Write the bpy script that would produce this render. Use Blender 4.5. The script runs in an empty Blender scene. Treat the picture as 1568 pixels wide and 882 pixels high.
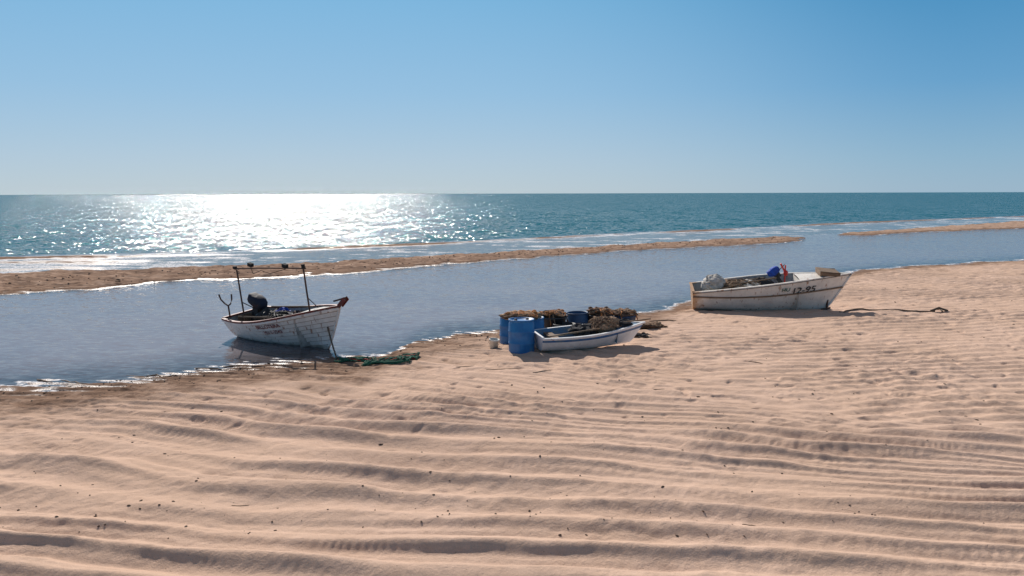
import bpy, math, random
import numpy as np
from mathutils import Vector, Matrix
random.seed(7); rng=np.random.default_rng(7)
S=bpy.context.scene
col=S.collection

# ------------------------------------------------------------ noise
def _hash(ix,iy,seed):
    h=(ix.astype(np.int64)*374761393+iy.astype(np.int64)*668265263+seed*1442695041)&0xffffffff
    h=((h^(h>>13))*1274126177)&0xffffffff
    h=(h^(h>>16))&0xffffffff
    return h
def perlin(x,y,seed=0):
    x=np.asarray(x,float); y=np.asarray(y,float)
    x0=np.floor(x); y0=np.floor(y); fx=x-x0; fy=y-y0
    ux=fx*fx*fx*(fx*(fx*6-15)+10); uy=fy*fy*fy*(fy*(fy*6-15)+10)
    def g(ix,iy,dx,dy):
        a=_hash(ix,iy,seed)/4294967296.0*2*math.pi
        return np.cos(a)*dx+np.sin(a)*dy
    a=g(x0,y0,fx,fy); b=g(x0+1,y0,fx-1,fy); c=g(x0,y0+1,fx,fy-1); d=g(x0+1,y0+1,fx-1,fy-1)
    return ((a*(1-ux)+b*ux)*(1-uy)+(c*(1-ux)+d*ux)*uy)*1.5
def fbm(x,y,o=3,seed=0):
    r=0;a=1
    for i in range(o):
        r=r+a*perlin(x*2**i,y*2**i,seed+i*17); a*=.5
    return r
def sst(a,b,x):
    t=np.clip((x-a)/(b-a),0,1); return t*t*(3-2*t)

# ------------------------------------------------------------ coast lines (metres)
N_=np.array([(-120,2),(-60,9),(-20,14.2),(-10.2,15.3),(-8.65,15.7),(-8.0,16.2),(-6.5,17.0),(-5.2,17.9),(-3.4,18.0),(-2.9,18.7),(-2.5,20.3),(-1.5,21.3),(-.1,22.0),(2.3,23.4),(4.2,25.0),(6.2,27.6),(10.5,32.5),(16.6,38.6),(21,41.2),(28.9,44.6),(60,60),(300,180)])
L_=np.array([(-120,6),(-60,16),(-30,25.0),(-19.9,30.2),(-17.9,31.4),(-16.3,32.9),(-15.4,34.6),(-11.4,35.7),(-8.35,38.1),(-4.9,41.2),(-.15,46.0),(4.8,50.6),(9.5,53.6),(14.7,56.8),(20.4,59.9),(23.6,64.6),(29.9,69.5),(38,75.6),(53.6,83.6),(90,108),(300,250)])
F_=np.array([(-120,12),(-60,22),(-35,32),(-24.6,38.2),(-20.9,40.1),(-16.5,41.5),(-10.3,44),(-8.5,46.1),(-3.4,49.6),(2.9,54.3),(7.9,58.2),(16.9,65.4),(23.3,68.3),(31.9,75.6),(42,83.7),(66.8,104.5),(100,128),(300,275)])
O_=np.array([(-120,24),(-60,37),(-31.3,48.6),(-17.1,54.3),(-4.4,63),(6.9,73),(21.6,83.6),(42.9,101.6),(81,126.6),(300,300)])
ip=lambda P,x:np.interp(x,P[:,0],P[:,1])

def height(X,Y,detail=True):
    yN=ip(N_,X); yL=ip(L_,X); yF=ip(F_,X); yO=ip(O_,X)
    n1=fbm(X/2.2,Y/2.2,4,3)
    dn=(yN-Y)*.8+.35*n1
    land=np.where(dn>0,.17*(1-np.exp(-np.maximum(dn,0)/2.2)),-.35*(1-np.exp(np.minimum(dn,0)/4)))
    n2=fbm(X/3.0,Y/2.0,4,9)
    m=np.minimum(Y-yL,yF-Y)*.7+.7*n2-4*np.exp(-((X-27)/2.3)**2)
    bar=np.where(m>0,.15*(1-np.exp(-np.maximum(m,0)/1.0)),-.35*(1-np.exp(np.minimum(m,0)/1.6)))
    bar=bar+np.where(m>0,1,0)*(.085*fbm(X/1.3,Y/.8,4,5))*np.clip(m*1.5,0,1)
    strip=-.030+.032*fbm(X/5.5,Y/2.2,3,21)+.03*sst(-12,-24,X)
    ridge=.085*np.exp(-((Y-yO+1.2)/1.3)**2)*np.clip(.6+1.6*perlin(X/13,Y/40,33),0,1)
    sea=-.02-.16*np.maximum(Y-yO,0)
    outer=np.where(Y<yO,strip,np.minimum(sea,-.02))+ridge
    outer=np.maximum(outer,-4)
    z=np.where(Y<yF-.0,np.maximum(land,bar),np.maximum(bar,outer))
    if detail:
        msk=sst(.2,2.5,dn)
        # main rut family: descends towards the right
        w=.40*fbm(X/9,Y/5,2,41)+.07*fbm(X/1.6,Y/1.2,2,44)
        q=Y+(.06+.0165*Y)*X+.006*(X+4)**2*sst(9,15,Y)+w*1.1
        ph=q/.64
        s=.5+.5*np.sin(2*math.pi*ph+.9*perlin(X/4,Y/3,50))
        amp=.34+.85*np.clip(.5+1.0*fbm(X/6.5,Y/1.2,2,60),0,1.2)
        near=1-.55*sst(11.0,16.5,Y)
        r1=(s**1.25)*.100*amp*near
        s2=.5+.5*np.sin(2*math.pi*(q/.215)+2*perlin(X/2.5,Y/2,52))
        r1=r1+s2*.020*np.clip(.55+1.3*perlin(X/4,Y/1.2,61),0,1)
        # second family of tracks sweeping up to the right
        q2=Y-.10*X-.006*X*X+.5*fbm(X/8,Y/8,2,71)
        mk2=sst(1,6,X)*sst(10.8,12.5,Y)
        s3=.5+.5*np.sin(2*math.pi*q2/.42)
        r2=s3*.036*(.3+np.clip(.5+perlin(X/5,Y/3,75),0,1))
        r=r1*(1-.75*mk2)+r2*mk2
        # tread ribs across the ruts
        p=X-.19*Y+.25*perlin(X/.8,Y/.8,81)
        rib=np.sin(2*math.pi*p/.13)
        flank=np.clip(1-np.abs(s-.45)*2.6,0,1)
        ribm=np.clip(-.02+1.6*perlin(X/3.5,Y/.9,83),0,1)+.5*sst(0,5,X)*(1-sst(9.5,13,Y))*np.clip(.5+1.5*perlin(X/1.7,Y/.7,84),0,1)
        r=r+rib*flank*np.clip(ribm,0,1)*.0065
        # lumps / footprints
        l1=fbm(X/.55,Y/.45,3,90)
        l2=fbm(X/.2,Y/.18,2,95)
        patch=np.clip(.55+1.2*fbm(X/3,Y/2,2,97),.15,1.2)
        r=r+.024*l1*patch*(.7+.7*sst(11,15,Y))+.008*l2*patch+.035*fbm(X/2.4,Y/1.8,2,99)
        fp=perlin(X/.33,Y/.28,101); r=r-.028*sst(.45,.7,fp)*sst(9,15,Y)
        z=z+r*msk
        z=z+np.where(Y<yN+2.5,1,0)*(1-msk)*(.024*np.sin(2*math.pi*(q+.2*n1)/.34)*sst(-2.2,0,dn)*sst(2,-3,X)+.024*l1*sst(-1.5,.3,dn))
    return z
def damp(X,Y):
    yN=ip(N_,X); yL=ip(L_,X)
    d=sst(-4,-2,Y-yL)*.85*(1-.3*sst(66,84,Y))
    dn=yN-Y
    d2=sst(4.8,1.4,dn+1.1*fbm(X/1.8,Y/.7,3,120))*sst(1,-3,X)*1.0
    d3=sst(1.8,.2,dn+.8*fbm(X/1.5,Y/1.5,3,121))*.7
    return np.where(Y>yL-4,d,np.maximum(d2,d3))
def gh(x,y): return float(height(np.array([x],float),np.array([y],float))[0])

# ------------------------------------------------------------ node helpers
def newmat(name):
    m=bpy.data.materials.new(name); m.use_nodes=True
    nt=m.node_tree; nt.nodes.clear()
    out=nt.nodes.new('ShaderNodeOutputMaterial')
    return m,nt,out
def N(nt,t,**k):
    n=nt.nodes.new(t)
    for a,b in k.items(): setattr(n,a,b)
    return n
def setv(n,**k):
    for a,b in k.items(): n.inputs[a.replace('_',' ')].default_value=b
def math_(nt,op,a,b=None,c=None,clamp=False):
    n=N(nt,'ShaderNodeMath',operation=op,use_clamp=clamp)
    for i,v in enumerate([a,b,c]):
        if v is None: continue
        if isinstance(v,(int,float)): n.inputs[i].default_value=v
        else: nt.links.new(v,n.inputs[i])
    return n.outputs[0]
def mr(nt,v,a,b,c=0,d=1,smooth=True):
    n=N(nt,'ShaderNodeMapRange'); n.interpolation_type='SMOOTHSTEP' if smooth else 'LINEAR'
    nt.links.new(v,n.inputs[0])
    for i,x in zip((1,2,3,4),(a,b,c,d)): n.inputs[i].default_value=x
    return n.outputs[0]
def mixc(nt,f,a,b):
    n=N(nt,'ShaderNodeMix',data_type='RGBA')
    for s,v in ((0,f),(6,a),(7,b)):
        if isinstance(v,(int,float)): n.inputs[s].default_value=v
        elif isinstance(v,tuple): n.inputs[s].default_value=(*v[:3],1)
        else: nt.links.new(v,n.inputs[s])
    return n.outputs[2]
def noise(nt,vec,scale,detail=3,rough=.5,out=0):
    n=N(nt,'ShaderNodeTexNoise'); setv(n,Scale=scale,Detail=detail,Roughness=rough)
    if vec is not None: nt.links.new(vec,n.inputs['Vector'])
    return n.outputs[out]
def mapping(nt,vec,scale=(1,1,1),rot=(0,0,0)):
    n=N(nt,'ShaderNodeMapping'); nt.links.new(vec,n.inputs[0]); n.inputs['Scale'].default_value=scale; n.inputs['Rotation'].default_value=rot
    return n.outputs[0]

def simple(name,c1,c2=None,scale=6,rough=.6,metal=0,bump=.0,lo=.4,hi=.65,stretch=(1,1,1),third=None):
    m,nt,out=newmat(name)
    b=N(nt,'ShaderNodeBsdfPrincipled'); nt.links.new(b.outputs[0],out.inputs[0])
    tc=N(nt,'ShaderNodeTexCoord'); v=mapping(nt,tc.outputs['Object'],stretch)
    if c2 is None: c2=tuple(x*.7 for x in c1)
    f=mr(nt,noise(nt,v,scale,6,.6),lo,hi)
    c=mixc(nt,f,c1,c2)
    if third:
        f3=mr(nt,noise(nt,v,scale*.35,8,.7),.56,.66); c=mixc(nt,f3,c,third)
    nt.links.new(c,b.inputs['Base Color']); setv(b,Roughness=rough,Metallic=metal)
    if bump>0:
        bn=N(nt,'ShaderNodeBump'); setv(bn,Strength=1.0,Distance=bump)
        nt.links.new(noise(nt,tc.outputs['Object'],scale*6,4,.6),bn.inputs['Height']); nt.links.new(bn.outputs[0],b.inputs['Normal'])
    return m

def paint_hull(name,base=(.78,.76,.72),rust=(.30,.11,.035),amount=.60,lowz=.18,ochre=None):
    m,nt,out=newmat(name)
    b=N(nt,'ShaderNodeBsdfPrincipled'); nt.links.new(b.outputs[0],out.inputs[0])
    tc=N(nt,'ShaderNodeTexCoord'); o=tc.outputs['Object']
    sep=N(nt,'ShaderNodeSeparateXYZ'); nt.links.new(o,sep.inputs[0])
    g=mr(nt,noise(nt,o,3,6,.65),.35,.7)
    c=mixc(nt,g,base,tuple(x*.80 for x in base))
    st=noise(nt,mapping(nt,o,(7,7,.9)),1.6,5,.6)
    f=mr(nt,st,amount,amount+.12,0,.8)
    c=mixc(nt,f,c,rust)
    sp=mr(nt,noise(nt,o,14,5,.7),.66,.72,0,.7)
    c=mixc(nt,sp,c,(.16,.09,.05))
    nz=math_(nt,'MULTIPLY_ADD',noise(nt,o,5,4),.22,sep.outputs[2])
    lo=mr(nt,nz,lowz+.02,lowz+.16,.75,0)
    c=mixc(nt,lo,c,(.30,.23,.17))
    if ochre:
        e=mr(nt,math_(nt,'MULTIPLY_ADD',noise(nt,o,5,4),.5,sep.outputs[0]),.22,.55,.9,0)
        c=mixc(nt,e,c,ochre)
    nt.links.new(c,b.inputs['Base Color']); setv(b,Roughness=.45)
    bn=N(nt,'ShaderNodeBump'); setv(bn,Distance=.004); nt.links.new(noise(nt,o,20,5,.6),bn.inputs['Height']); nt.links.new(bn.outputs[0],b.inputs['Normal'])
    return m

# ------------------------------------------------------------ sand material
def sand_mat():
    m,nt,out=newmat('sand')
    b=N(nt,'ShaderNodeBsdfPrincipled'); nt.links.new(b.outputs[0],out.inputs[0])
    g=N(nt,'ShaderNodeNewGeometry'); P=g.outputs['Position']
    sep=N(nt,'ShaderNodeSeparateXYZ'); nt.links.new(P,sep.inputs[0])
    n1=noise(nt,P,.35,5,.6); n2=noise(nt,P,5,6,.65); n3=noise(nt,P,90,3,.7)
    dry=mixc(nt,mr(nt,n1,.35,.65),(.72,.51,.395),(.66,.46,.345))
    dry=mixc(nt,mr(nt,n2,.35,.75,0,.6),dry,(.56,.385,.285))
    dry=mixc(nt,mr(nt,n3,.35,.75,0,.45),dry,(.42,.29,.215))
    spk=mr(nt,noise(nt,P,38,2,.5),.72,.76,0,.7)
    dry=mixc(nt,spk,dry,(.14,.09,.06))
    zz=math_(nt,'MULTIPLY_ADD',noise(nt,P,1.3,5,.65),.10,sep.outputs[2])
    wet=mr(nt,zz,.085,.19,1,0)
    da=N(nt,'ShaderNodeAttribute',attribute_name='damp')
    dmp=math_(nt,'MULTIPLY',da.outputs['Fac'],mr(nt,noise(nt,P,1.6,6,.7),.34,.56,.45,1))
    wet=math_(nt,'MAXIMUM',wet,dmp)
    c=mixc(nt,wet,dry,(.25,.162,.115))
    c=mixc(nt,math_(nt,'MULTIPLY',wet,mr(nt,noise(nt,mapping(nt,P,(.5,1,1),(0,0,-.2)),3.5,6,.7),.5,.62,0,.75)),c,(.11,.068,.050))
    nt.links.new(c,b.inputs['Base Color'])
    vw=mr(nt,zz,.055,.085,1,0)
    r=mr(nt,vw,0,1,.95,.35); nt.links.new(r,b.inputs['Roughness'])
    sl=N(nt,'ShaderNodeMath',operation='MULTIPLY'); sl.inputs[1].default_value=.4; nt.links.new(vw,sl.inputs[0]); nt.links.new(sl.outputs[0],b.inputs['Specular IOR Level'])
    b1=N(nt,'ShaderNodeBump'); setv(b1,Distance=.03,Strength=.9); nt.links.new(noise(nt,P,7,7,.68),b1.inputs['Height'])
    b2=N(nt,'ShaderNodeBump'); setv(b2,Distance=.004,Strength=.9); nt.links.new(n3,b2.inputs['Height']); nt.links.new(b1.outputs[0],b2.inputs['Normal'])
    nt.links.new(b2.outputs[0],b.inputs['Normal'])
    return m

def water_mat():
    m,nt,out=newmat('sea_water')
    g=N(nt,'ShaderNodeNewGeometry'); P=g.outputs['Position']
    ad=N(nt,'ShaderNodeAttribute',attribute_name='depth'); as_=N(nt,'ShaderNodeAttribute',attribute_name='sea')
    depth=ad.outputs['Fac']; sea=as_.outputs['Fac']
    def slope(vec,scale,detail,k,rough=.6):
        c=noise(nt,vec,scale,detail,rough,out=1)
        s=N(nt,'ShaderNodeVectorMath',operation='SUBTRACT'); nt.links.new(c,s.inputs[0]); s.inputs[1].default_value=(.5,.5,.5)
        q=N(nt,'ShaderNodeVectorMath',operation='MULTIPLY'); nt.links.new(s.outputs[0],q.inputs[0])
        q.inputs[1].default_value=(k[0],k[1],0)
        return q.outputs[0]
    sla=N(nt,'ShaderNodeVectorMath',operation='ADD')
    nt.links.new(slope(mapping(nt,P,(.40,1,1),(0,0,-.5)),9,2,(.22,.38)),sla.inputs[0])
    nt.links.new(slope(mapping(nt,P,(.6,1,1),(0,0,.3)),2.2,1,(.04,.06)),sla.inputs[1]); sl=sla.outputs[0]
    sv=N(nt,'ShaderNodeVectorMath',operation='ADD')
    nt.links.new(slope(mapping(nt,P,(.6,1,1),(0,0,-.25)),2.8,2,(2.1,2.2)),sv.inputs[0])
    # short chop groups with energy at several sizes
    nt.links.new(slope(mapping(nt,P,(1.0,.35,1),(0,0,.06)),.30,4,(1.5,1.3),.95),sv.inputs[1])
    # normals tilted toward the beach, a bias added to brighten the sun glitter
    sb=N(nt,'ShaderNodeVectorMath',operation='ADD'); nt.links.new(sv.outputs[0],sb.inputs[0]); sb.inputs[1].default_value=(0,-.11,0)
    mx=N(nt,'ShaderNodeMix',data_type='VECTOR'); nt.links.new(sea,mx.inputs[0]); nt.links.new(sl,mx.inputs[4]); nt.links.new(sb.outputs[0],mx.inputs[5])
    ad2=N(nt,'ShaderNodeVectorMath',operation='ADD'); nt.links.new(mx.outputs[1],ad2.inputs[0]); ad2.inputs[1].default_value=(0,0,1)
    nm=N(nt,'ShaderNodeVectorMath',operation='NORMALIZE'); nt.links.new(ad2.outputs[0],nm.inputs[0]); NV=nm.outputs[0]
    lag=mixc(nt,mr(nt,noise(nt,P,.15,3),.35,.65),(.22,.20,.225),(.27,.23,.24))
    body=mixc(nt,sea,lag,(.002,.105,.135))
    df=N(nt,'ShaderNodeBsdfDiffuse'); nt.links.new(body,df.inputs[0])
    tr=N(nt,'ShaderNodeBsdfTransparent'); tr.inputs[0].default_value=(.86,.88,.9,1)
    op=mr(nt,depth,.0,.20,.2,1)
    m1=N(nt,'ShaderNodeMixShader'); nt.links.new(op,m1.inputs[0]); nt.links.new(tr.outputs[0],m1.inputs[1]); nt.links.new(df.outputs[0],m1.inputs[2])
    gl=N(nt,'ShaderNodeBsdfGlossy'); gl.distribution='GGX'
    nt.links.new(mr(nt,sea,0,1,.07,.08),gl.inputs['Roughness']); nt.links.new(NV,gl.inputs['Normal'])
    fr=N(nt,'ShaderNodeFresnel'); fr.inputs[0].default_value=1.33; nt.links.new(NV,fr.inputs['Normal'])
    m2=N(nt,'ShaderNodeMixShader'); nt.links.new(fr.outputs[0],m2.inputs[0]); nt.links.new(m1.outputs[0],m2.inputs[1]); nt.links.new(gl.outputs[0],m2.inputs[2])
    fn=noise(nt,mapping(nt,P,(.8,1,1)),1.1,6,.65)
    dd=math_(nt,'MULTIPLY_ADD',fn,-.12,depth)
    foam=mr(nt,dd,-.052,-.038,1,0)
    brk=mr(nt,noise(nt,P,7,6,.75),.42,.55)
    foam=math_(nt,'MULTIPLY',foam,brk)
    fd=N(nt,'ShaderNodeBsdfDiffuse'); fd.inputs[0].default_value=(.85,.82,.82,1)
    m3=N(nt,'ShaderNodeMixShader'); nt.links.new(foam,m3.inputs[0]); nt.links.new(m2.outputs[0],m3.inputs[1]); nt.links.new(fd.outputs[0],m3.inputs[2])
    nt.links.new(m3.outputs[0],out.inputs[0])
    return m

# ------------------------------------------------------------ meshes
def grid_obj(name,rows,ss,off,zf,mat,attrs=None):
    Yg,Sg=np.meshgrid(rows,ss,indexing='ij'); Xg=Sg*(Yg+off)
    Z,ats=zf(Xg.ravel(),Yg.ravel())
    nr,nc=len(rows),len(ss)
    me=bpy.data.meshes.new(name)
    co=np.stack([Xg.ravel(),Yg.ravel(),Z],1).astype(np.float32)
    me.vertices.add(nr*nc); me.vertices.foreach_set('co',co.ravel())
    i=np.arange((nr-1)*(nc-1)); r=i//(nc-1); c=i%(nc-1); a=r*nc+c
    f=np.stack([a,a+1,a+nc+1,a+nc],1).astype(np.int32)
    me.loops.add(f.size); me.loops.foreach_set('vertex_index',f.ravel())
    me.polygons.add(len(f)); me.polygons.foreach_set('loop_start',np.arange(0,f.size,4,dtype=np.int32))
    me.polygons.foreach_set('use_smooth',np.ones(len(f),bool))
    me.update(calc_edges=True); me.validate()
    for k,v in (ats or {}).items():
        at=me.attributes.new(k,'FLOAT','POINT'); at.data.foreach_set('value',v.astype(np.float32))
    me.materials.append(mat)
    o=bpy.data.objects.new(name,me); col.objects.link(o); return o
def geo(a,b,ratio):
    n=int(math.log(b/a)/math.log(1+ratio))+1
    return np.geomspace(a,b,n)
rows=np.concatenate([np.linspace(-6,3,40)[:-1],np.arange(3,6.5,.05),np.arange(6.5,14,.022),geo(14,45,.0024),geo(45.3,150,.009),geo(155,14000,.09)])
tt=np.linspace(-1,1,980); ss=tt*.80; ss=np.concatenate([[-6,-3,-1.8,-1.3,-1.05,-.9],ss,[.9,1.05,1.3,1.8,3,6]])
sand=sand_mat()
grid_obj('sandy_beach',rows,ss,3,lambda X,Y:(height(X,Y),{'damp':damp(X,Y)}),sand)
wrows=np.concatenate([np.arange(-6,12,1.5),geo(12.5,130,.0045),geo(132,14000,.08)])
wss=np.concatenate([[-6,-3,-1.8,-1.3,-1.05],np.linspace(-.9,.9,500),[1.05,1.3,1.8,3,6]])
def wz(X,Y):
    h=height(X,Y); yO=ip(O_,X)
    return np.zeros_like(X),{'depth':-h,'sea':sst(-1.0,2.0,Y-yO+1.2*fbm(X/4,Y/4,2,55))}
grid_obj('sea_water',wrows,wss,3,wz,water_mat())

def mobj(name,verts,faces,mat,parent=None,smooth=False,mats=None,mi=None):
    me=bpy.data.meshes.new(name); me.from_pydata([tuple(v) for v in verts],[],faces)
    for mm in (mats or [mat]): me.materials.append(mm)
    if mi: me.polygons.foreach_set('material_index',mi)
    if smooth: me.polygons.foreach_set('use_smooth',[True]*len(faces))
    me.update()
    o=bpy.data.objects.new(name,me); col.objects.link(o)
    if parent: o.parent=parent
    return o
class MB:
    def __init__(s): s.v=[];s.f=[];s.m=[]
    def add(s,v,f,m=0):
        b=len(s.v); s.v+=[tuple(x) for x in v]; s.f+=[[b+i for i in q] for q in f]; s.m+=(list(m) if isinstance(m,list) else [m]*len(f))
    def box(s,c,d,m=0,rot=None,taper=1):
        hx,hy,hz=d[0]/2,d[1]/2,d[2]/2; vs=[]
        for z in (-1,1):
            k=taper if z>0 else 1
            for x,y in ((-1,-1),(1,-1),(1,1),(-1,1)):
                p=Vector((x*hx*k,y*hy*k,z*hz))
                if rot is not None: p=rot@p
                vs.append(p+Vector(c))
        s.add(vs,[(3,2,1,0),(4,5,6,7),(0,1,5,4),(1,2,6,5),(2,3,7,6),(3,0,4,7)],m)
    def tube(s,pts,r,m=0,seg=6):
        pts=[Vector(p) for p in pts]; n=len(pts); vs=[];fs=[]
        for i,p in enumerate(pts):
            d=(pts[min(i+1,n-1)]-pts[max(i-1,0)])
            if d.length<1e-9: d=Vector((0,0,1))
            d.normalize(); up=Vector((0,0,1)) if abs(d.z)<.9 else Vector((1,0,0))
            a=d.cross(up).normalized(); b=d.cross(a); rr=r[i] if isinstance(r,(list,tuple)) else r
            for k in range(seg):
                t=2*math.pi*k/seg; vs.append(p+a*math.cos(t)*rr+b*math.sin(t)*rr)
        for i in range(n-1):
            for k in range(seg):
                k2=(k+1)%seg; fs.append((i*seg+k,i*seg+k2,(i+1)*seg+k2,(i+1)*seg+k))
        fs.append(list(range(seg))[::-1]); fs.append([(n-1)*seg+k for k in range(seg)])
        s.add(vs,fs,m)
    def lathe(s,prof,m=0,seg=28,c=(0,0,0)):
        vs=[];fs=[];n=len(prof)
        for r,z in prof:
            for k in range(seg):
                t=2*math.pi*k/seg; vs.append((c[0]+r*math.cos(t),c[1]+r*math.sin(t),c[2]+z))
        for i in range(n-1):
            for k in range(seg):
                k2=(k+1)%seg; fs.append((i*seg+k,i*seg+k2,(i+1)*seg+k2,(i+1)*seg+k))
        s.add(vs,fs,m)
    def blob(s,c,r,m=0,seed=0,amp=.3,fr=1.5,nu=18,nv=10,flat=False):
        vs=[];fs=[];rnd=random.Random(seed); sx,sy=rnd.uniform(0,50),rnd.uniform(0,50)
        for j in range(nv+1):
            ph=math.pi*j/nv
            for i in range(nu):
                th=2*math.pi*i/nu
                d=Vector((math.sin(ph)*math.cos(th),math.sin(ph)*math.sin(th),math.cos(ph)))
                nn=float(fbm(np.array([d.x*fr+sx+d.z*fr]),np.array([d.y*fr+sy-d.z*fr*.7]),3,seed)[0])
                k=1+amp*nn
                z=d.z*r[2]*k
                if flat: z=max(z,-r[2]*.25)
                vs.append((c[0]+d.x*r[0]*k,c[1]+d.y*r[1]*k,c[2]+z))
        for j in range(nv):
            for i in range(nu):
                i2=(i+1)%nu; fs.append((j*nu+i,(j+1)*nu+i,(j+1)*nu+i2,j*nu+i2))
        s.add(vs,fs,m)
    def make(s,name,mats,parent=None,smooth=False):
        return mobj(name,s.v,s.f,None,parent,smooth,mats=mats,mi=s.m)
def empty(name,loc,yaw=0,roll=0,pitch=0,scale=1):
    e=bpy.data.objects.new(name,None); e.empty_display_size=.5; col.objects.link(e)
    e.location=loc; e.scale=(scale,)*3
    e.rotation_euler=(Matrix.Rotation(yaw,3,'Z')@Matrix.Rotation(pitch,3,'Y')@Matrix.Rotation(roll,3,'X')).to_euler()
    return e

# ------------------------------------------------------------ materials for objects
M={}
M['hullA']=paint_hull('white_hull_paint',base=(.86,.81,.75),amount=.56)
M['hullB']=paint_hull('worn_white_hull_paint',base=(.84,.78,.70),amount=.57,lowz=.12,ochre=(.42,.20,.05))
M['hullC']=paint_hull('dinghy_hull_paint',base=(.80,.80,.80),amount=.64,lowz=.0)
M['seam']=simple('plank_seam',(.20,.14,.10),(.34,.26,.20),8,.8)
M['inner']=simple('boat_interior_paint',(.40,.40,.38),(.22,.2,.17),5,.7,bump=.003)
M['innerblue']=simple('blue_interior_paint',(.08,.20,.34),(.20,.24,.26),6,.6,bump=.002)
M['red']=simple('dark_red_trim',(.20,.025,.02),(.10,.03,.025),8,.6,third=(.4,.3,.26))
M['wood']=simple('weathered_wood',(.24,.15,.09),(.12,.08,.05),5,.8,bump=.004,stretch=(1,6,6))
M['black']=simple('black_plastic',(.018,.018,.02),(.04,.04,.042),9,.6)
M['matte']=simple('matt_black_lamp',(.012,.012,.013),(.03,.028,.025),9,.95)
M['darkblue']=simple('navy_cover',(.012,.016,.035),(.02,.02,.03),7,.75,bump=.003,third=(.10,.03,.02))
M['metal']=simple('rusty_steel',(.06,.045,.04),(.13,.055,.03),12,.85,metal=.0,bump=.001)
M['blue']=simple('blue_plastic',(.010,.13,.36),(.018,.17,.42),5,.42,bump=.001,third=(.07,.20,.33))
M['bluedk']=simple('dark_blue_plastic',(.012,.05,.13),(.02,.07,.16),5,.5)
M['stripe']=simple('blue_stripe_paint',(.025,.12,.32),(.10,.18,.28),8,.5)
M['tub']=simple('grey_black_tub',(.035,.036,.04),(.07,.065,.06),6,.6)
M['net1']=simple('brown_net',(.26,.15,.09),(.12,.07,.05),30,.95,bump=.02)
M['net2']=simple('orange_net',(.62,.25,.08),(.30,.12,.05),30,.95,bump=.01)
M['net3']=simple('green_rope',(.03,.17,.10),(.02,.09,.06),30,.9,bump=.01)
M['net4']=simple('straw_net',(.52,.34,.21),(.30,.18,.11),40,.95,bump=.02)
M['net5']=simple('dark_net',(.035,.036,.045),(.06,.05,.045),30,.95,bump=.02)
M['redrope']=simple('red_rope',(.40,.05,.03),(.25,.05,.03),20,.9)
M['rope']=simple('weathered_rope',(.15,.11,.075),(.07,.05,.04),25,.95)
M['sack']=simple('grey_sack',(.55,.51,.46),(.38,.34,.29),7,.8,bump=.012)
M['bucket']=simple('white_plastic',(.62,.62,.58),(.48,.47,.43),6,.5)
M['debris']=simple('seaweed_debris',(.07,.045,.03),(.13,.08,.05),9,.9)
M['lettr']=simple('red_lettering',(.28,.02,.02),(.16,.03,.03),9,.6)
M['lettg']=simple('green_lettering',(.02,.09,.06),(.03,.13,.08),9,.6)
M['bred']=simple('bright_red_plastic',(.65,.03,.02),(.5,.03,.02),9,.5)
M['bblue']=simple('bright_blue_cloth',(.01,.07,.42),(.01,.04,.25),6,.8,bump=.01)

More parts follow.
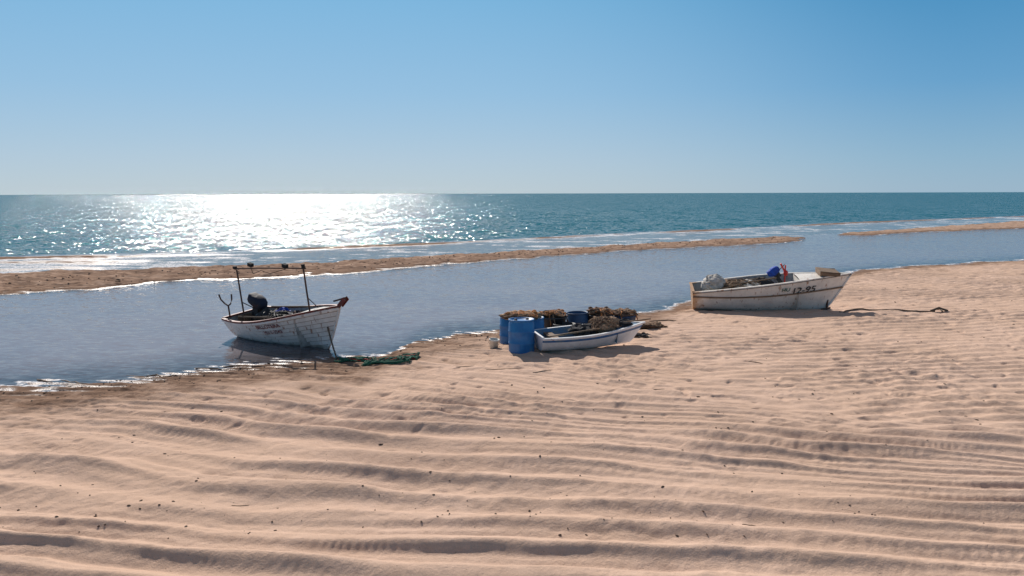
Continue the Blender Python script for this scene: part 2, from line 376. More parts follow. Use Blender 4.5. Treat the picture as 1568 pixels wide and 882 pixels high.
# ------------------------------------------------------------ boat hull
class Hull:
    def __init__(s,L,B,s0,s1,rake,k1=.12,sp=2.0,full=2.2,tr=.78,dip=0,aft=.42,vb=1.0,tran=.0):
        s.__dict__.update(locals())
    def b(s,u):
        if u>.40: return s.B/2*max(0,1-((u-.40)/.60)**s.full)
        return s.B/2*(1-(1-s.tr)*((.40-u)/.40)**2)
    def sh(s,u): return s.s0+(s.s1-s.s0)*u**s.sp-s.dip*math.sin(math.pi*u)
    def kl(s,u): return s.k1*u**5+.05*(1-u)**3
    def pt(s,u,t,off=0,side=-1):
        a=s.aft+(s.vb-s.aft)*u**2.2
        k=s.kl(u); z=k+(s.sh(u)-k)*t
        x=u*s.L+s.rake*t**.85*u**5-s.tran*t*(1-u)**6
        y=s.b(u)*(t**a)+off*(1 if u<.985 else .3)
        return Vector((x,side*y,z))
    def build(s,name,mats,parent,strakes=8,lap=.013,ns=44,strmat=None,th=.035,innerm=1,seam=None):
        mb=MB(); us=[ (i/(ns-1)) for i in range(ns)]; us=[1-(1-u)**1.15 for u in us]
        for side in (-1,1):
            for k in range(strakes):
                t0=k/strakes; t1=(k+1)/strakes
                F=[0,.3,.6,.88,1] if k<=1 else [0,.45,.88,1]
                sub=len(F)-1; base=(strmat or {}).get(k,0)
                vs=[];fs=[];ms=[]
                for u in us:
                    for f in F:
                        t=t0+(t1-t0)*f
                        vs.append(s.pt(u,t,lap*(1-f) if k>0 else 0,side))
                n=sub+1
                for i in range(ns-1):
                    for j in range(sub):
                        q=(i*n+j,(i+1)*n+j,(i+1)*n+j+1,i*n+j+1); fs.append(q if side<0 else q[::-1])
                        ms.append(seam if (seam is not None and j==sub-1 and k<strakes-1) else base)
                mb.add(vs,fs,ms)
                if k>0:
                    vs=[];fs=[]
                    for u in us: vs+= [s.pt(u,t0,0,side),s.pt(u,t0,lap,side)]
                    for i in range(ns-1):
                        q=(2*i,2*i+2,2*i+3,2*i+1); fs.append(q if side<0 else q[::-1])
                    mb.add(vs,fs,base)
            vs=[];fs=[];T=[.12,.2,.3,.45,.6,.8,1.0]
            for u in us:
                u2=min(u,.97)
                for t in T:
                    p=s.pt(u2,t,0,side); y=max(abs(p.y)-th,0.0)
                    vs.append((max(p.x,th) if u>0 else p.x+th,side*y,p.z+(.0 if t==1 else .01)))
            n=len(T)
            for i in range(ns-1):
                for j in range(n-1):
                    q=(i*n+j,i*n+j+1,(i+1)*n+j+1,(i+1)*n+j); fs.append(q if side<0 else q[::-1])
            mb.add(vs,fs,innerm)
        T=[j/10 for j in range(11)]
        for dx,mm,k in ((0,0,1),(th,innerm,.97)):
            vs=[s.pt(0,t,0,-1)*1 for t in T]+[s.pt(0,t,0,1)*1 for t in T]
            vs=[Vector((v.x+dx,v.y*k,v.z)) for v in vs]
            fs=[(j,j+1,11+j+1,11+j) for j in range(10)]
            mb.add(vs,fs if dx else [f[::-1] for f in fs],mm)
        o=mb.make(name,mats,parent,True); return o
    def cap(s,name,mat,parent,w=.06,h=.035,out=.018,u0=0,t=1,dz=0,us=None,ns=50,zf=None):
        mb=MB()
        for side in (-1,1):
            vs=[];fs=[]
            for i in range(ns):
                u=u0+(1-u0)*i/(ns-1)
                p=s.pt(u,t if zf is None else zf(u),0,side); y=abs(p.y)
                o_=y+out; i_=max(o_-w,0)
                for yy,zz in ((i_,dz),(o_,dz),(o_,dz-h),(i_,dz-h)):
                    vs.append((p.x+(.02 if i==ns-1 else 0),side*yy,p.z+zz+.006))
            for i in range(ns-1):
                for k in range(4):
                    k2=(k+1)%4; q=(i*4+k,i*4+k2,(i+1)*4+k2,(i+1)*4+k); fs.append(q if side>0 else q[::-1])
            fs+= [(0,1,2,3)]; fs+=[tuple(4*(ns-1)+k for k in (3,2,1,0))]
            mb.add(vs,fs,0)
        p=s.pt(0,1)
        if t==1 and zf is None: mb.box((p.x+.02,0,p.z+.01),(w*.9,2*abs(p.y)-.02,h),0)
        return mb.make(name,[mat],parent)
    def floor(s,mb,z,u0,u1,m,inset=.05,n=14):
        vs=[];fs=[]
        for i in range(n):
            u=u0+(u1-u0)*i/(n-1); k=s.kl(u); t=max(min((z-k)/(s.sh(u)-k),1),.02)
            p=s.pt(u,t); y=max(abs(p.y)-inset,.01)
            vs+=[(u*s.L,-y,z),(u*s.L,y,z)]
        for i in range(n-1): fs.append((2*i,2*i+2,2*i+3,2*i+1))
        mb.add(vs,fs,m)
    def thwart(s,mb,u,z,w,m,inset=.03):
        k=s.kl(u); t=(z-k)/(s.sh(u)-k); y=abs(s.pt(u,t).y)-inset
        mb.box((u*s.L,0,z),(w,2*y,.04),m)
    def deck(s,name,mat,parent,u0,dz=-.03,crown=.04,n=16):
        vs=[];fs=[]
        for i in range(n):
            u=u0+(.99-u0)*i/(n-1); p=s.pt(u,1); y=max(abs(p.y)-.02,.003)
            for f in (-1,-.5,0,.5,1): vs.append((p.x,f*y,p.z+dz+crown*(1-f*f)*min(1,y*2)))
        for i in range(n-1):
            for j in range(4): fs.append((i*5+j,(i+1)*5+j,(i+1)*5+j+1,i*5+j+1))
        b=len(vs); p=s.pt(u0,1); y=abs(p.y)-.03
        vs+=[(p.x,-y,p.z+dz),(p.x,y,p.z+dz),(p.x,y*.75,s.kl(u0)+.12),(p.x,-y*.75,s.kl(u0)+.12)]
        fs.append((b,b+1,b+2,b+3))
        return mobj(name,vs,fs,mat,parent)
    def text(s,name,body,mat,parent,size,u0,t0):
        cu=bpy.data.curves.new('t','FONT'); cu.body=body; cu.size=size; cu.offset=size*.015
        to=bpy.data.objects.new('t',cu); col.objects.link(to)
        bpy.context.view_layer.update()
        me=bpy.data.meshes.new_from_object(to.evaluated_get(bpy.context.evaluated_depsgraph_get()))
        bpy.data.objects.remove(to)
        for v in me.vertices:
            x,y=v.co.x,v.co.y; u=u0+x/(s.L+s.rake*.35); hh=s.sh(u)-s.kl(u); t=t0+y/hh
            p=s.pt(u,t,.036); v.co=p
        me.materials.clear(); me.materials.append(mat)
        o=bpy.data.objects.new(name,me); col.objects.link(o); o.parent=parent; return o

def tangle(mb,c,r,n,rad,m,seed,steps=26,zmin=None):
    rnd=random.Random(seed)
    for k in range(n):
        pts=[]; ph=[rnd.uniform(0,6.28) for _ in range(6)]
        f1,f2=rnd.uniform(.7,1.6),rnd.uniform(1.5,3.2); sc=rnd.uniform(.45,1)
        for i in range(steps):
            t=i/(steps-1)*6.28
            x=c[0]+r[0]*sc*(.7*math.cos(f1*t+ph[0])+.3*math.cos(f2*t+ph[1]))
            y=c[1]+r[1]*sc*(.7*math.sin(f1*t+ph[2])+.3*math.sin(f2*t+ph[3]))
            dd=min(1,((x-c[0])/r[0])**2+((y-c[1])/r[1])**2)
            z=c[2]+r[2]*math.sqrt(max(0,1-dd*.85))*(.93+.16*math.sin(f2*2*t+ph[4]))
            pts.append((x,y,z))
        mb.tube(pts,rad,m if isinstance(m,int) else rnd.choice(m),5)

def outboard(parent,loc,name='outboard_motor',tilt=.15,cowl='darkblue',sc=1):
    mb=MB()
    prof=[(.0,.235),(.11,.235),(.165,.21),(.185,.15),(.19,.05),(.175,.0),(.12,-.05),(.07,-.09)]
    vs=[];fs=[];seg=24
    for r,z in prof:
        for k in range(seg):
            t=2*math.pi*k/seg; cx=abs(math.cos(t))**.5*math.copysign(1,math.cos(t)); sy=abs(math.sin(t))**.5*math.copysign(1,math.sin(t))
            vs.append((r*1.35*cx-(.03 if z>.2 else 0),r*.80*sy,z+.02-(.03 if cx<-.5 and z>.1 else 0)))
    for i in range(len(prof)-1):
        for k in range(seg):
            k2=(k+1)%seg; fs.append((i*seg+k,(i+1)*seg+k,(i+1)*seg+k2,i*seg+k2))
    mb.add(vs,fs,0)
    mb.box((0,0,-.30),(.14,.08,.45),1,taper=1.2); mb.box((0,0,-.56),(.26,.16,.015),1)
    mb.box((.01,0,-.66),(.10,.05,.2),1); mb.tube([(-.13,0,-.70),(.12,0,-.70)],[.035,.02],1,8)
    for k in range(3):
        a=k*2.094; mb.box((-.14,.07*math.cos(a),-.70+.07*math.sin(a)),(.015,.05,.09),1,Matrix.Rotation(a,3,'X')@Matrix.Rotation(.5,3,'Z'))
    mb.box((.12,0,-.10),(.10,.2,.18),1); mb.tube([(.15,0,.02),(.5,.03,.10)],.018,1,8)
    o=mb.make(name,[M[cowl],M['black']],parent,False)
    for p in o.data.polygons[:len(fs)]: p.use_smooth=True
    o.location=loc; o.rotation_euler=(0,tilt,0); o.scale=(sc,sc,sc); return o

# ---- left boat: lapstrake fishing boat
def boat_left():
    X,Y=-7.18,21.35; e=empty('fishing_boat',(X,Y,-.10),math.radians(-37),math.radians(7),math.radians(0),1.08)
    H=Hull(3.05,1.55,.68,1.16,.60,k1=.10,sp=2.0,full=2.3,tr=.80,aft=.40,dip=.02)
    mats=[M['hullA'],M['inner'],M['red'],M['seam']]
    H.build('hull',mats,e,strakes=9,lap=.028,seam=3)
    H.cap('gunwale',M['red'],e,w=.075,h=.04,out=.03,dz=.01)
    H.cap('rubbing_strake',M['hullA'],e,w=.03,h=.045,out=.034,t=.955)
    mb=MB(); H.floor(mb,.17,.02,.85,0); 
    for u in (.12,.42,.68): H.thwart(mb,u,.44,.22,1)
    mb.box((.02,0,.54),(.06,.45,.2),1)
    mb.make('thwarts',[M['inner'],M['wood']],e)
    H.deck('foredeck',M['inner'],e,.78)
    mb=MB()
    pts=[H.pt(.35,0,0)+Vector((0,0,-.02)),H.pt(.7,0,0)+Vector((0,0,-.02)),H.pt(.9,0,0)+Vector((0,0,-.02))]+[H.pt(1,t) +Vector((.02,0,0)) for t in (0,.15,.3,.5,.7,.9,1.0)]
    pts=[Vector((p.x,0,p.z)) for p in pts]; tp=pts[-1]; pts.append(tp+Vector((.10,0,.12)))
    mb.tube(pts,.032,0,8); mb.make('stem_post',[M['hullA']],e,True)
    mb=MB(); q=tp+Vector((.06,0,.07))
    mb.box(q+Vector((.05,.05,.02)),(.30,.02,.09),0,Matrix.Rotation(-.7,3,'Y')); mb.box(q+Vector((.05,-.05,.02)),(.30,.02,.09),0,Matrix.Rotation(-.7,3,'Y'))
    mb.tube([q+Vector((.10,-.05,.08)),q+Vector((.10,.05,.08))],.04,1,10)
    mb.tube([q+Vector((-.25,0,.02)),q+Vector((.16,0,.13))],.022,1,6)
    mb.make('bow_roller',[M['red'],M['metal']],e)
    mb=MB(); zt=1.90
    mb.tube([(.45,-.30,.45),(.43,-.30,1.1),(.42,-.30,zt-.05)],.020,0,8)
    mb.tube([(2.75,-.12,.85),(2.73,-.12,1.4),(2.72,-.12,zt+.07)],.020,0,8)
    mb.tube([(.35,-.30,zt-.04),(.5,-.30,zt-.01),(1.3,-.24,zt+.03),(2.1,-.18,zt+.06),(2.8,-.12,zt+.08)],.017,0,8)
    mb.tube([(.42,-.3,1.05),(.42,.3,.62)],.012,0,6); mb.tube([(2.73,-.12,1.3),(2.6,.3,.9)],.010,0,6)
    for x,y in ((.95,-.26),(2.15,-.18)):
        z=zt+.03+.02*x
        mb.box((x,y,z+.045),(.13,.09,.08),1,Matrix.Rotation(.2,3,'Y')); mb.tube([(x,y,z),(x,y,z+.03)],.02,1,6)
    mb.box((2.72,-.12,zt+.12),(.06,.06,.10),1); mb.box((.36,-.3,zt+.0),(.10,.06,.06),1)
    mb.tube([(.95,-.26,zt),(1.0,-.26,zt-.12),(1.3,-.24,zt-.03),(1.6,-.22,zt-.09),(2.15,-.18,zt+.04)],.008,1,4)
    mb.make('lamp_frame',[M['metal'],M['matte']],e)
    mb=MB(); b=Vector((.02,-.42,.64))
    mb.tube([b,b+Vector((0,0,.30))],.02,0,8)
    arc=[b+Vector((-.32+.02,-.02,.58)),b+Vector((-.25,-.02,.46)),b+Vector((-.14,0,.36)),b+Vector((0,0,.31)),b+Vector((.11,0,.37)),b+Vector((.17,.01,.48)),b+Vector((.19,.01,.62))]
    mb.tube(arc,.019,0,8); mb.make('oar_crutch',[M['metal']],e)
    outboard(e,(.36,.15,.86),tilt=.45,sc=1.05)
    mb=MB()
    mb.blob((.85,.1,.58),(.30,.35,.20),0,3,.5,2.2); mb.blob((1.35,-.05,.58),(.33,.42,.16),1,5,.6,2.5); mb.blob((1.8,.2,.62),(.25,.25,.18),2,6,.5,2.5)
    mb.blob((1.15,.30,.66),(.22,.18,.16),3,8,.35,2); mb.blob((2.2,.0,.68),(.28,.3,.16),4,9,.5,2)
    tangle(mb,(1.4,0,.49),(.5,.5,.30),14,.010,[4,0],5); tangle(mb,(2.2,0,.64),(.3,.3,.22),8,.010,[2,4],8)
    mb.tube([(.5,-.5,.74),(1.9,-.55,.86)],.02,4,6); mb.tube([(.6,.4,.78),(2.3,.35,.94)],.022,5,6)
    mb.make('fishing_gear',[M['black'],M['net5'],M['darkblue'],M['bblue'],M['rope'],M['wood']],e)
    H.text('name_lettering','BELLOTERA',M['lettr'],e,.13,.48,.745)
    H.text('registration_lettering','HU-2-3543',M['lettr'],e,.115,.52,.56)
    return e,H
boat_left()

# ---- right boat
def boat_right():
    X,Y=5.80,25.4; z=gh(8,25.2)
    e=empty('fishing_boat',(X,Y,z-.09),math.radians(-9),math.radians(5),math.radians(.3),1.0)
    H=Hull(4.05,1.75,.72,1.28,.72,k1=.10,sp=1.0,full=2.6,tr=.85,aft=.30,vb=.8,tran=.05)
    H.build('hull',[M['hullB'],M['inner'],M['black']],e,strakes=5,lap=.006)
    H.cap('gunwale',M['hullB'],e,w=.09,h=.035,out=.02)
    zr=lambda u:(.58+.27*u**2.2-H.kl(u))/(H.sh(u)-H.kl(u))
    H.cap('rubbing_strake',M['wood'],e,w=.05,h=.045,out=.035,zf=zr)
    H.cap('gunwale_edge_line',M['black'],e,w=.02,h=.018,out=.026,dz=-.035)
    mb=MB(); H.floor(mb,.2,.02,.85,0)
    for u in (.22,.48,.68): H.thwart(mb,u,.52,.26,0)
    mb.make('thwarts',[M['inner']],e)
    H.deck('foredeck',M['hullB'],e,.74,dz=-.02)
    mb=MB()
    mb.box((4.08,0,1.34),(.60,.75,.035),0,Matrix.Rotation(.10,3,'Y')); mb.box((4.08,-.36,1.29),(.58,.03,.12),0); mb.box((4.08,.36,1.29),(.58,.03,.12),0); mb.box((3.80,0,1.30),(.03,.72,.13),0)
    mb.make('bow_coaming',[M['wood']],e)
    mb=MB()
    pts=[Vector((u*4.05,0,H.kl(u)-.03)) for u in (.05,.3,.6,.85,.95)]+[Vector((H.pt(1,t).x+.015,0,H.pt(1,t).z)) for t in (0,.2,.4,.6,.8,1.0)]
    mb.tube(pts,.035,0,8); mb.make('keel',[M['hullB']],e,True)
    mb=MB()
    mb.blob((.62,-.15,.90),(.36,.36,.27),0,12,.25,1.6,nu=24,nv=14); mb.blob((1.15,.15,.78),(.4,.4,.16),1,14,.5,2.2); mb.blob((1.7,-.1,.82),(.42,.45,.15),0,15,.5,2.2)
    mb.blob((2.15,.2,.82),(.35,.35,.2),2,17,.5,2.2)
    tangle(mb,(1.5,0,.74),(.8,.55,.24),22,.012,[1,3],18)
    mb.make('sacks_and_nets',[M['sack'],M['net4'],M['net5'],M['rope']],e)
    mb=MB()
    mb.tube([(1.2,-.3,.9),(2.5,-.35,1.15)],.02,0,6); mb.tube([(1.3,.1,.95),(2.2,.1,1.05)],.02,0,6)
    mb.make('oars',[M['wood']],e)
    outboard(e,(2.50,0,1.22),name='spare_outboard_motor',tilt=-.6,cowl='bblue',sc=.80)
    mb=MB(); mb.tube([(2.80,-.05,.8),(2.80,-.05,1.5)],.022,0,8); mb.box((2.72,-.05,1.42),(.05,.05,.3),0,Matrix.Rotation(-.5,3,'Y')); mb.blob((2.82,-.05,1.25),(.07,.07,.09),0,2,.1)
    mb.make('red_marker',[M['bred']],e)
    H.text('registration_lettering','12-95',M['black'],e,.28,.70,.62)
    H.text('harbour_lettering','HU',M['lettg'],e,.17,.63,.72)
    return e
boat_right()

# ---- small rowing boat
def boat_small():
    X,Y=.62,18.2; z=gh(1.8,18.7)
    e=empty('rowing_boat',(X,Y,z-.03),math.radians(16),math.radians(3),math.radians(-1))
    H=Hull(2.30,1.12,.42,.54,.36,k1=.08,sp=2.2,full=2.3,tr=.80,aft=.33,vb=.9,tran=.06)
    H.build('hull',[M['hullC'],M['innerblue'],M['stripe']],e,strakes=7,lap=.006,strmat={5:2})
    H.cap('gunwale',M['hullC'],e,w=.06,h=.03,out=.025)
    mb=MB(); H.floor(mb,.13,.02,.85,0)
    for u in (.15,.55): H.thwart(mb,u,.33,.2,1)
    mb.make('thwarts',[M['innerblue'],M['wood']],e)
    H.deck('foredeck',M['innerblue'],e,.76,dz=-.02)
    mb=MB(); mb.blob((1.65,.05,.50),(.34,.34,.18),0,31,.4,2,nu=26,nv=14); mb.blob((1.1,.1,.42),(.3,.3,.13),1,33,.5,2)
    tangle(mb,(1.62,.05,.42),(.42,.38,.28),30,.009,[0,2],35); mb.blob((2.05,.02,.56),(.25,.2,.08),1,36,.5,2)
    mb.make('nets',[M['net4'],M['net5'],M['net1']],e)
    mb=MB(); mb.tube([(.2,-.2,.40),(1.6,-.3,.54)],.02,0,6); mb.tube([(1.9,-.1,.58),(2.75,-.15,.64)],.018,0,6); mb.box((.35,-.21,.42),(.4,.11,.02),0)
    mb.make('oars',[M['wood']],e)
boat_small()

# ---- barrels and tubs
def barrel(x,y,h=.86,r=.285,mat='blue',lean=0,net=None,seed=0,open_=False):
    mb=MB()
    p=[(0,0),(r*.92,0),(r*.97,.02),(r,.06),(r,.28*h),(r*1.03,.30*h),(r*1.03,.33*h),(r,.35*h),(r,.62*h),(r*1.03,.64*h),(r*1.03,.67*h),(r,.69*h),(r*.99,.88*h),(r*.93,.93*h),(r*.93,.95*h),(r*1.0,.955*h),(r*1.0,h),(r*.93,h)]
    if open_: p+=[(r*.90,h-.03),(r*.90,.5*h),(0,.5*h)]
    else: p+=[(r*.9,h-.025),(.05,h-.02),(0,h-.02)]
    mb.lathe(p,0)
    if not open_:
        mb.lathe([(0,.03),(.035,.03),(.04,0)],1,12,(r*.5,0,h-.02)); mb.lathe([(0,.03),(.035,.03),(.04,0)],1,12,(-r*.5,0,h-.02))
    o=mb.make('plastic_barrel',[M[mat],M['black']],None,True)
    o.location=(x,y,gh(x,y)-.03); o.rotation_euler=(random.uniform(-.03,.03),lean,random.uniform(0,3))
    return o
barrel(.22,18.2,r=.30,h=.80); barrel(-.02,19.4,h=.74); barrel(.50,19.3,h=.72)
barrel(1.72,20.6,h=.64,mat='bluedk',open_=True)
def tub(x,y,h,r,mat):
    mb=MB(); p=[(0,0),(r*.82,0),(r*.98,h*.93),(r*1.05,h*.93),(r*1.05,h),(r*.95,h),(r*.9,h*.7),(0,h*.7)]
    mb.lathe(p,0)
    for s in (-1,1): mb.tube([(s*r*1.02,-.08,h*.9),(s*(r*1.12),-.05,h*.78),(s*(r*1.12),.05,h*.78),(s*r*1.02,.08,h*.9)],.012,0,6)
    o=mb.make('fishing_tub',[M[mat]],None,True); o.location=(x,y,gh(x,y)-.02); return o
tub(1.02,20.0,.60,.36,'tub'); tub(2.30,20.7,.56,.33,'tub'); tub(2.95,20.9,.50,.34,'bluedk'); tub(1.3,19.5,.48,.28,'tub')
def netpile(x,y,z,r,mats,seed,n=30,core='net1'):
    mb=MB(); mb.blob((0,0,0),(r[0]*.85,r[1]*.85,r[2]*.8),0,seed,.75,2.6,nu=28,nv=14)
    tangle(mb,(0,0,-.02),r,n,.013,list(range(1,len(mats)+1)),seed)
    rnd=random.Random(seed)
    for k in range(3): # strands hanging over the rim
        a=rnd.uniform(3.4,6.0); R=max(r[0],r[1])*.98
        mb.tube([(R*.5*math.cos(a),R*.5*math.sin(a),r[2]*.8),(R*.95*math.cos(a),R*.95*math.sin(a),r[2]*.2),(R*1.03*math.cos(a+.1),R*1.03*math.sin(a+.1),-.12),(R*1.03*math.cos(a+.15),R*1.03*math.sin(a+.15),-rnd.uniform(.18,.3))],.014,rnd.randint(1,len(mats)),5)
    for k in range(7): mb.blob((rnd.uniform(-.7,.7)*r[0],rnd.uniform(-.7,.7)*r[1],r[2]*.75),(.06,.045,.04),1,seed+k,.1,nu=8,nv=6)
    o=mb.make('fishing_net',[M[core]]+[M[k] for k in mats],None,True); o.location=(x,y,z); return o
netpile(.22,19.2,.84,(.48,.42,.10),['net2','net4','net1'],51,core='net4')
netpile(1.02,20.0,.72,(.38,.34,.13),['net2','net4','net5'],52,core='net1')
netpile(2.30,20.7,.68,(.34,.32,.13),['net1','net4','net2'],53)
netpile(2.95,20.9,.62,(.38,.34,.12),['net4','net1','net2'],54)
netpile(3.75,21.6,gh(3.75,21.6)+.05,(.45,.3,.12),['net4','net1'],55,core='net1')
netpile(3.3,20.0,gh(3.3,20.0)+.0,(.28,.25,.07),['net5','net1'],56,core='net5')
mb=MB(); mb.lathe([(0,0),(.085,0),(.115,.2),(.122,.2),(.122,.23),(.108,.23),(.10,.03),(0,.03)],0)
mb.tube([(.118,0,.2),(.13,.06,.12),(.10,.13,.06),(0,.16,.04),(-.10,.13,.06),(-.13,.06,.12),(-.118,0,.2)],.005,1,5)
o=mb.make('plastic_bucket',[M['bucket'],M['metal']],None,True); o.location=(-.44,18.7,gh(-.44,18.7)-.01); o.rotation_euler=(.1,.08,0)

# ---- ropes on sand
def rope(name,pts,r,mat,amp=.0,seed=0,first_z=None):
    P=[Vector((x,y,0)) for x,y in pts]; out=[]
    for i in range(len(P)-1):
        for k in range(8): out.append(P[i].lerp(P[i+1],k/8))
    out.append(P[-1]); rnd=random.Random(seed); w=rnd.uniform(0,9)
    res=[]
    for i,p in enumerate(out):
        x=p.x+amp*math.sin(i*.9+w); y=p.y+amp*math.cos(i*.7+w)
        res.append((x,y,max(gh(x,y),0)+r*.8))
    return res
mb=MB()
b=Vector((-4.55,19.3,.66)); a=Vector((-4.0,17.9,.03))
mb.tube([b,b.lerp(a,.35)+Vector((0,0,-.05)),b.lerp(a,.7)+Vector((0,0,-.05)),a],.02,0,6)
mb.tube(rope('r',[(-4.0,17.9),(-3.8,17.75),(-3.5,17.8),(-3.0,17.6)],.02,None,.03),.02,0,6)
mb.make('mooring_rope',[M['rope']])
mb=MB(); rnd=random.Random(4)
for (cx,cy,rx,ry,n) in ((-3.55,17.7,.5,.22,12),(-2.75,17.3,.55,.3,16),(-2.35,17.6,.25,.2,8)):
    for k in range(n):
        f=rnd.uniform(.8,1.7); ph=rnd.uniform(0,6.28); ph2=rnd.uniform(0,6.28); s=rnd.uniform(.4,1); pts=[]
        for i in range(26):
            t=i/25*6.28; x=cx+rx*s*math.cos(f*t+ph); y=cy+ry*s*math.sin(1.3*f*t+ph2)
            pts.append((x,y,max(gh(x,y),0)+.015+.05*abs(math.sin(2*t+ph))))
        mb.tube(pts,.014,rnd.choice([0,0,0,1,2]),5)
mb.make('tangled_rope',[M['net3'],M['redrope'],M['rope']])
mb=MB(); mb.tube(rope('r',[(10.0,24.2),(10.9,24.5),(11.7,24.35),(12.6,24.2),(13.0,24.15)],.022,None,.05,3),.022,0,6)
z=gh(13.0,24.1); mb.tube([(12.8,24.1,z+.02),(13.05,24.1,z+.12),(13.3,24.05,z+.03)],.035,0,6); mb.tube([(13.05,23.9,z+.03),(13.1,24.1,z+.1),(13.15,24.35,z+.04)],.03,0,6)
mb.make('anchor_rope',[M['rope']])
mb=MB(); z=gh(9.9,24.7); mb.tube([(9.85,24.7,z-.05),(9.88,24.7,z+.50)],.035,0,8); mb.tube([(9.65,24.6,z+.02),(10.0,24.8,z+.05)],.03,0,6)
mb.make('mooring_stake',[M['metal']])

# ---- driftwood & debris
def stick(mb,x,y,l,a,r,seed):
    rnd=random.Random(seed); pts=[]
    for i in range(7):
        f=i/6-.5; px=x+l*f*math.cos(a)+rnd.uniform(-.03,.03)*l; py=y+l*f*math.sin(a)+rnd.uniform(-.06,.06)*l
        pts.append((px,py,max(gh(px,py),-.02)+r*.7))
    mb.tube(pts,[r*.6,r,r*.8,r,r*.8,r*.7,r*.3],0,6)
mb=MB()
for i,(x,y,l,a,r) in enumerate([(-9.6,16.0,.55,-.5,.025),(-7.5,16.4,1.3,-.12,.018),(-6.6,17.1,.9,-.2,.015),(-8.9,15.9,.8,-.4,.02),(-5.9,17.3,1.0,-.1,.015),(-.2,16.2,.7,.0,.008),(.6,15.9,.4,.3,.008),(-1.0,16.6,.4,-.2,.008),(-3.2,9.0,.2,.3,.005),(2.6,8.4,.16,.2,.005),(3.6,22.5,1.2,-.5,.018),(4.4,22.9,.8,-.2,.018),(2.7,14.3,.25,.4,.007),(5.2,16.7,.3,-.6,.01)]):
    stick(mb,x,y,l,a,r,i)
mb.make('driftwood',[M['wood']])
mb=MB(); rnd=random.Random(11)
ico=[(-.5257,.8507,0),(.5257,.8507,0),(-.5257,-.8507,0),(.5257,-.8507,0),(0,-.5257,.8507),(0,.5257,.8507),(0,-.5257,-.8507),(0,.5257,-.8507),(.8507,0,-.5257),(.8507,0,.5257),(-.8507,0,-.5257),(-.8507,0,.5257)]
icf=[(0,11,5),(0,5,1),(0,1,7),(0,7,10),(0,10,11),(1,5,9),(5,11,4),(11,10,2),(10,7,6),(7,1,8),(3,9,4),(3,4,2),(3,2,6),(3,6,8),(3,8,9),(4,9,5),(2,4,11),(6,2,10),(8,6,7),(9,8,1)]
xs=[];ys=[];sz=[]
while len(xs)<420:
    y=7+math.exp(rnd.uniform(0,3.2))*1.0; x=rnd.uniform(-.75,.75)*(y+2)
    if y<float(ip(N_,x))-.2 : xs.append(x); ys.append(y); sz.append(rnd.choice([.005,.006,.008,.010,.012,.015])*(1+max(0,y-9)*.06))
for k in range(700):
    x=rnd.uniform(-24,22); f=rnd.gauss(.45,.2); y=float(ip(L_,x))*(1-f)+float(ip(F_,x))*f; xs.append(x); ys.append(y); sz.append(rnd.uniform(.015,.045))
for k in range(260):
    x=rnd.uniform(-10,0); y=float(ip(N_,x))-abs(rnd.gauss(.5,.8))-.1; xs.append(x); ys.append(y); sz.append(rnd.uniform(.008,.022))
zs=height(np.array(xs),np.array(ys))
for x,y,z,s in zip(xs,ys,zs,sz):
    if z<-.0: continue
    a=rnd.uniform(0,6.28); sx=rnd.uniform(.7,2.2)
    vs=[]
    for p in ico:
        k=rnd.uniform(.7,1.3); px,py,pz=p[0]*s*sx*k,p[1]*s*k,p[2]*s*.7*k
        vs.append((x+px*math.cos(a)-py*math.sin(a),y+px*math.sin(a)+py*math.cos(a),z+pz+s*.2))
    mb.add(vs,icf,0)
mb.make('seaweed_debris',[M['debris']])

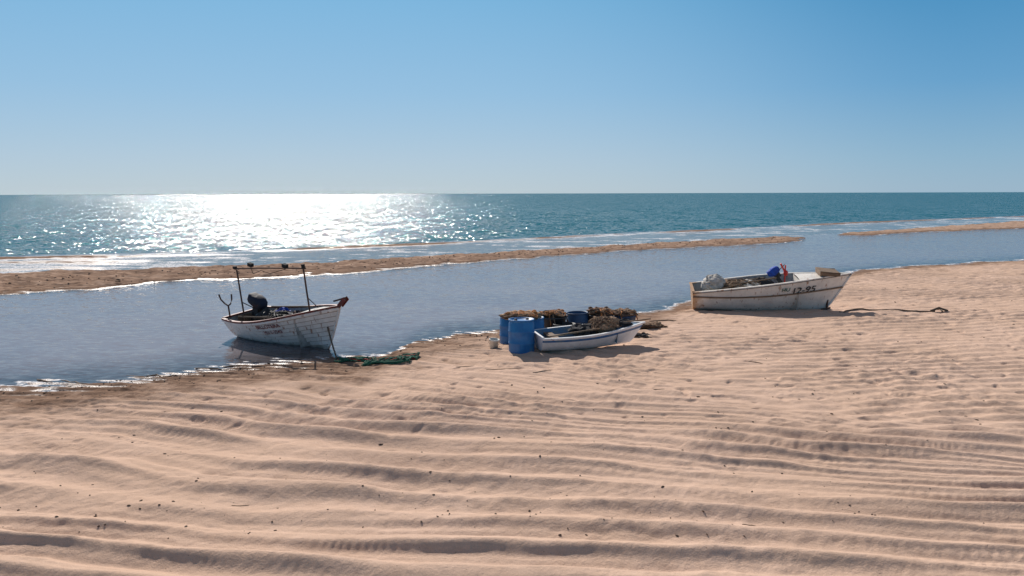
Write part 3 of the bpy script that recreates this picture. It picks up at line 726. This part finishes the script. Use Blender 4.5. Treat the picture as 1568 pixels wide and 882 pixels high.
# ------------------------------------------------------------ light, sky, camera
az=math.radians(-18.5); el=math.radians(36)     # azimuth from +Y, negative = left
sd=Vector((math.sin(az)*math.cos(el),math.cos(az)*math.cos(el),math.sin(el)))
sl=bpy.data.lights.new('sun','SUN'); sl.energy=5.0; sl.angle=math.radians(.53); sl.color=(1,.94,.87)
so=bpy.data.objects.new('sun',sl); col.objects.link(so); so.rotation_euler=sd.to_track_quat('Z','Y').to_euler(); so.location=(-20,40,30)
w=bpy.data.worlds.new('World'); S.world=w; w.use_nodes=True; nt=w.node_tree
bg=nt.nodes['Background']; sky=nt.nodes.new('ShaderNodeTexSky'); sky.sky_type='NISHITA'; sky.sun_disc=False
sky.sun_elevation=el; sky.sun_rotation=az; sky.air_density=1.0; sky.dust_density=.3; sky.ozone_density=3.0
# grade the sky by elevation and by angle from the sun's azimuth
tc=N(nt,'ShaderNodeTexCoord'); sp=N(nt,'ShaderNodeSeparateXYZ'); nt.links.new(tc.outputs['Generated'],sp.inputs[0])
def ramp(stops):
    r=N(nt,'ShaderNodeValToRGB'); e=r.color_ramp.elements
    while len(e)<len(stops): e.new(.5)
    for k,(p,c) in zip(e,stops): k.position=p; k.color=(*c,1)
    nt.links.new(sp.outputs[2],r.inputs[0]); return r.outputs[0]
rl=ramp([(0,(.42,.55,.65)),(.04,(.38,.53,.68)),(.12,(.27,.49,.71)),(.24,(.17,.44,.70)),(.42,(.14,.33,.55)),(.6,(.19,.22,.28)),(1,(.17,.18,.22))])  # both ramps: stops above the frame darkened and greyed to warm sand shadows
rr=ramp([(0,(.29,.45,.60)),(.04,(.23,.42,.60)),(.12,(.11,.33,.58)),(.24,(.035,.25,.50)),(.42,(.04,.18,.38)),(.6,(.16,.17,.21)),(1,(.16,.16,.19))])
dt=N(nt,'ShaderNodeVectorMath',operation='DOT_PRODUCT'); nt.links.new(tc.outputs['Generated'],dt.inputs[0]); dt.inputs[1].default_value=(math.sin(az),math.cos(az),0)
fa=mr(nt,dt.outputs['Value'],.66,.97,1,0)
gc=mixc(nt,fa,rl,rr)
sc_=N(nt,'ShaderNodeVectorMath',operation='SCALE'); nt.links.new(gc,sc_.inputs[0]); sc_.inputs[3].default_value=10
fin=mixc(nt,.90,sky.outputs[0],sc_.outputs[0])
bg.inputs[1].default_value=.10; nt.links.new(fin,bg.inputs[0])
cd=bpy.data.cameras.new('camera'); cam=bpy.data.objects.new('camera',cd); col.objects.link(cam)
cd.lens=28; cd.sensor_width=36; cd.clip_end=30000; cd.clip_start=.1
cam.matrix_world=Matrix.Translation((0,0,3.8))@Matrix.Rotation(math.radians(90-6.78),4,'X')@Matrix.Rotation(math.radians(-.16),4,'Z')
S.camera=cam
S.view_settings.view_transform='Standard'; S.view_settings.look='None'; S.view_settings.exposure=0
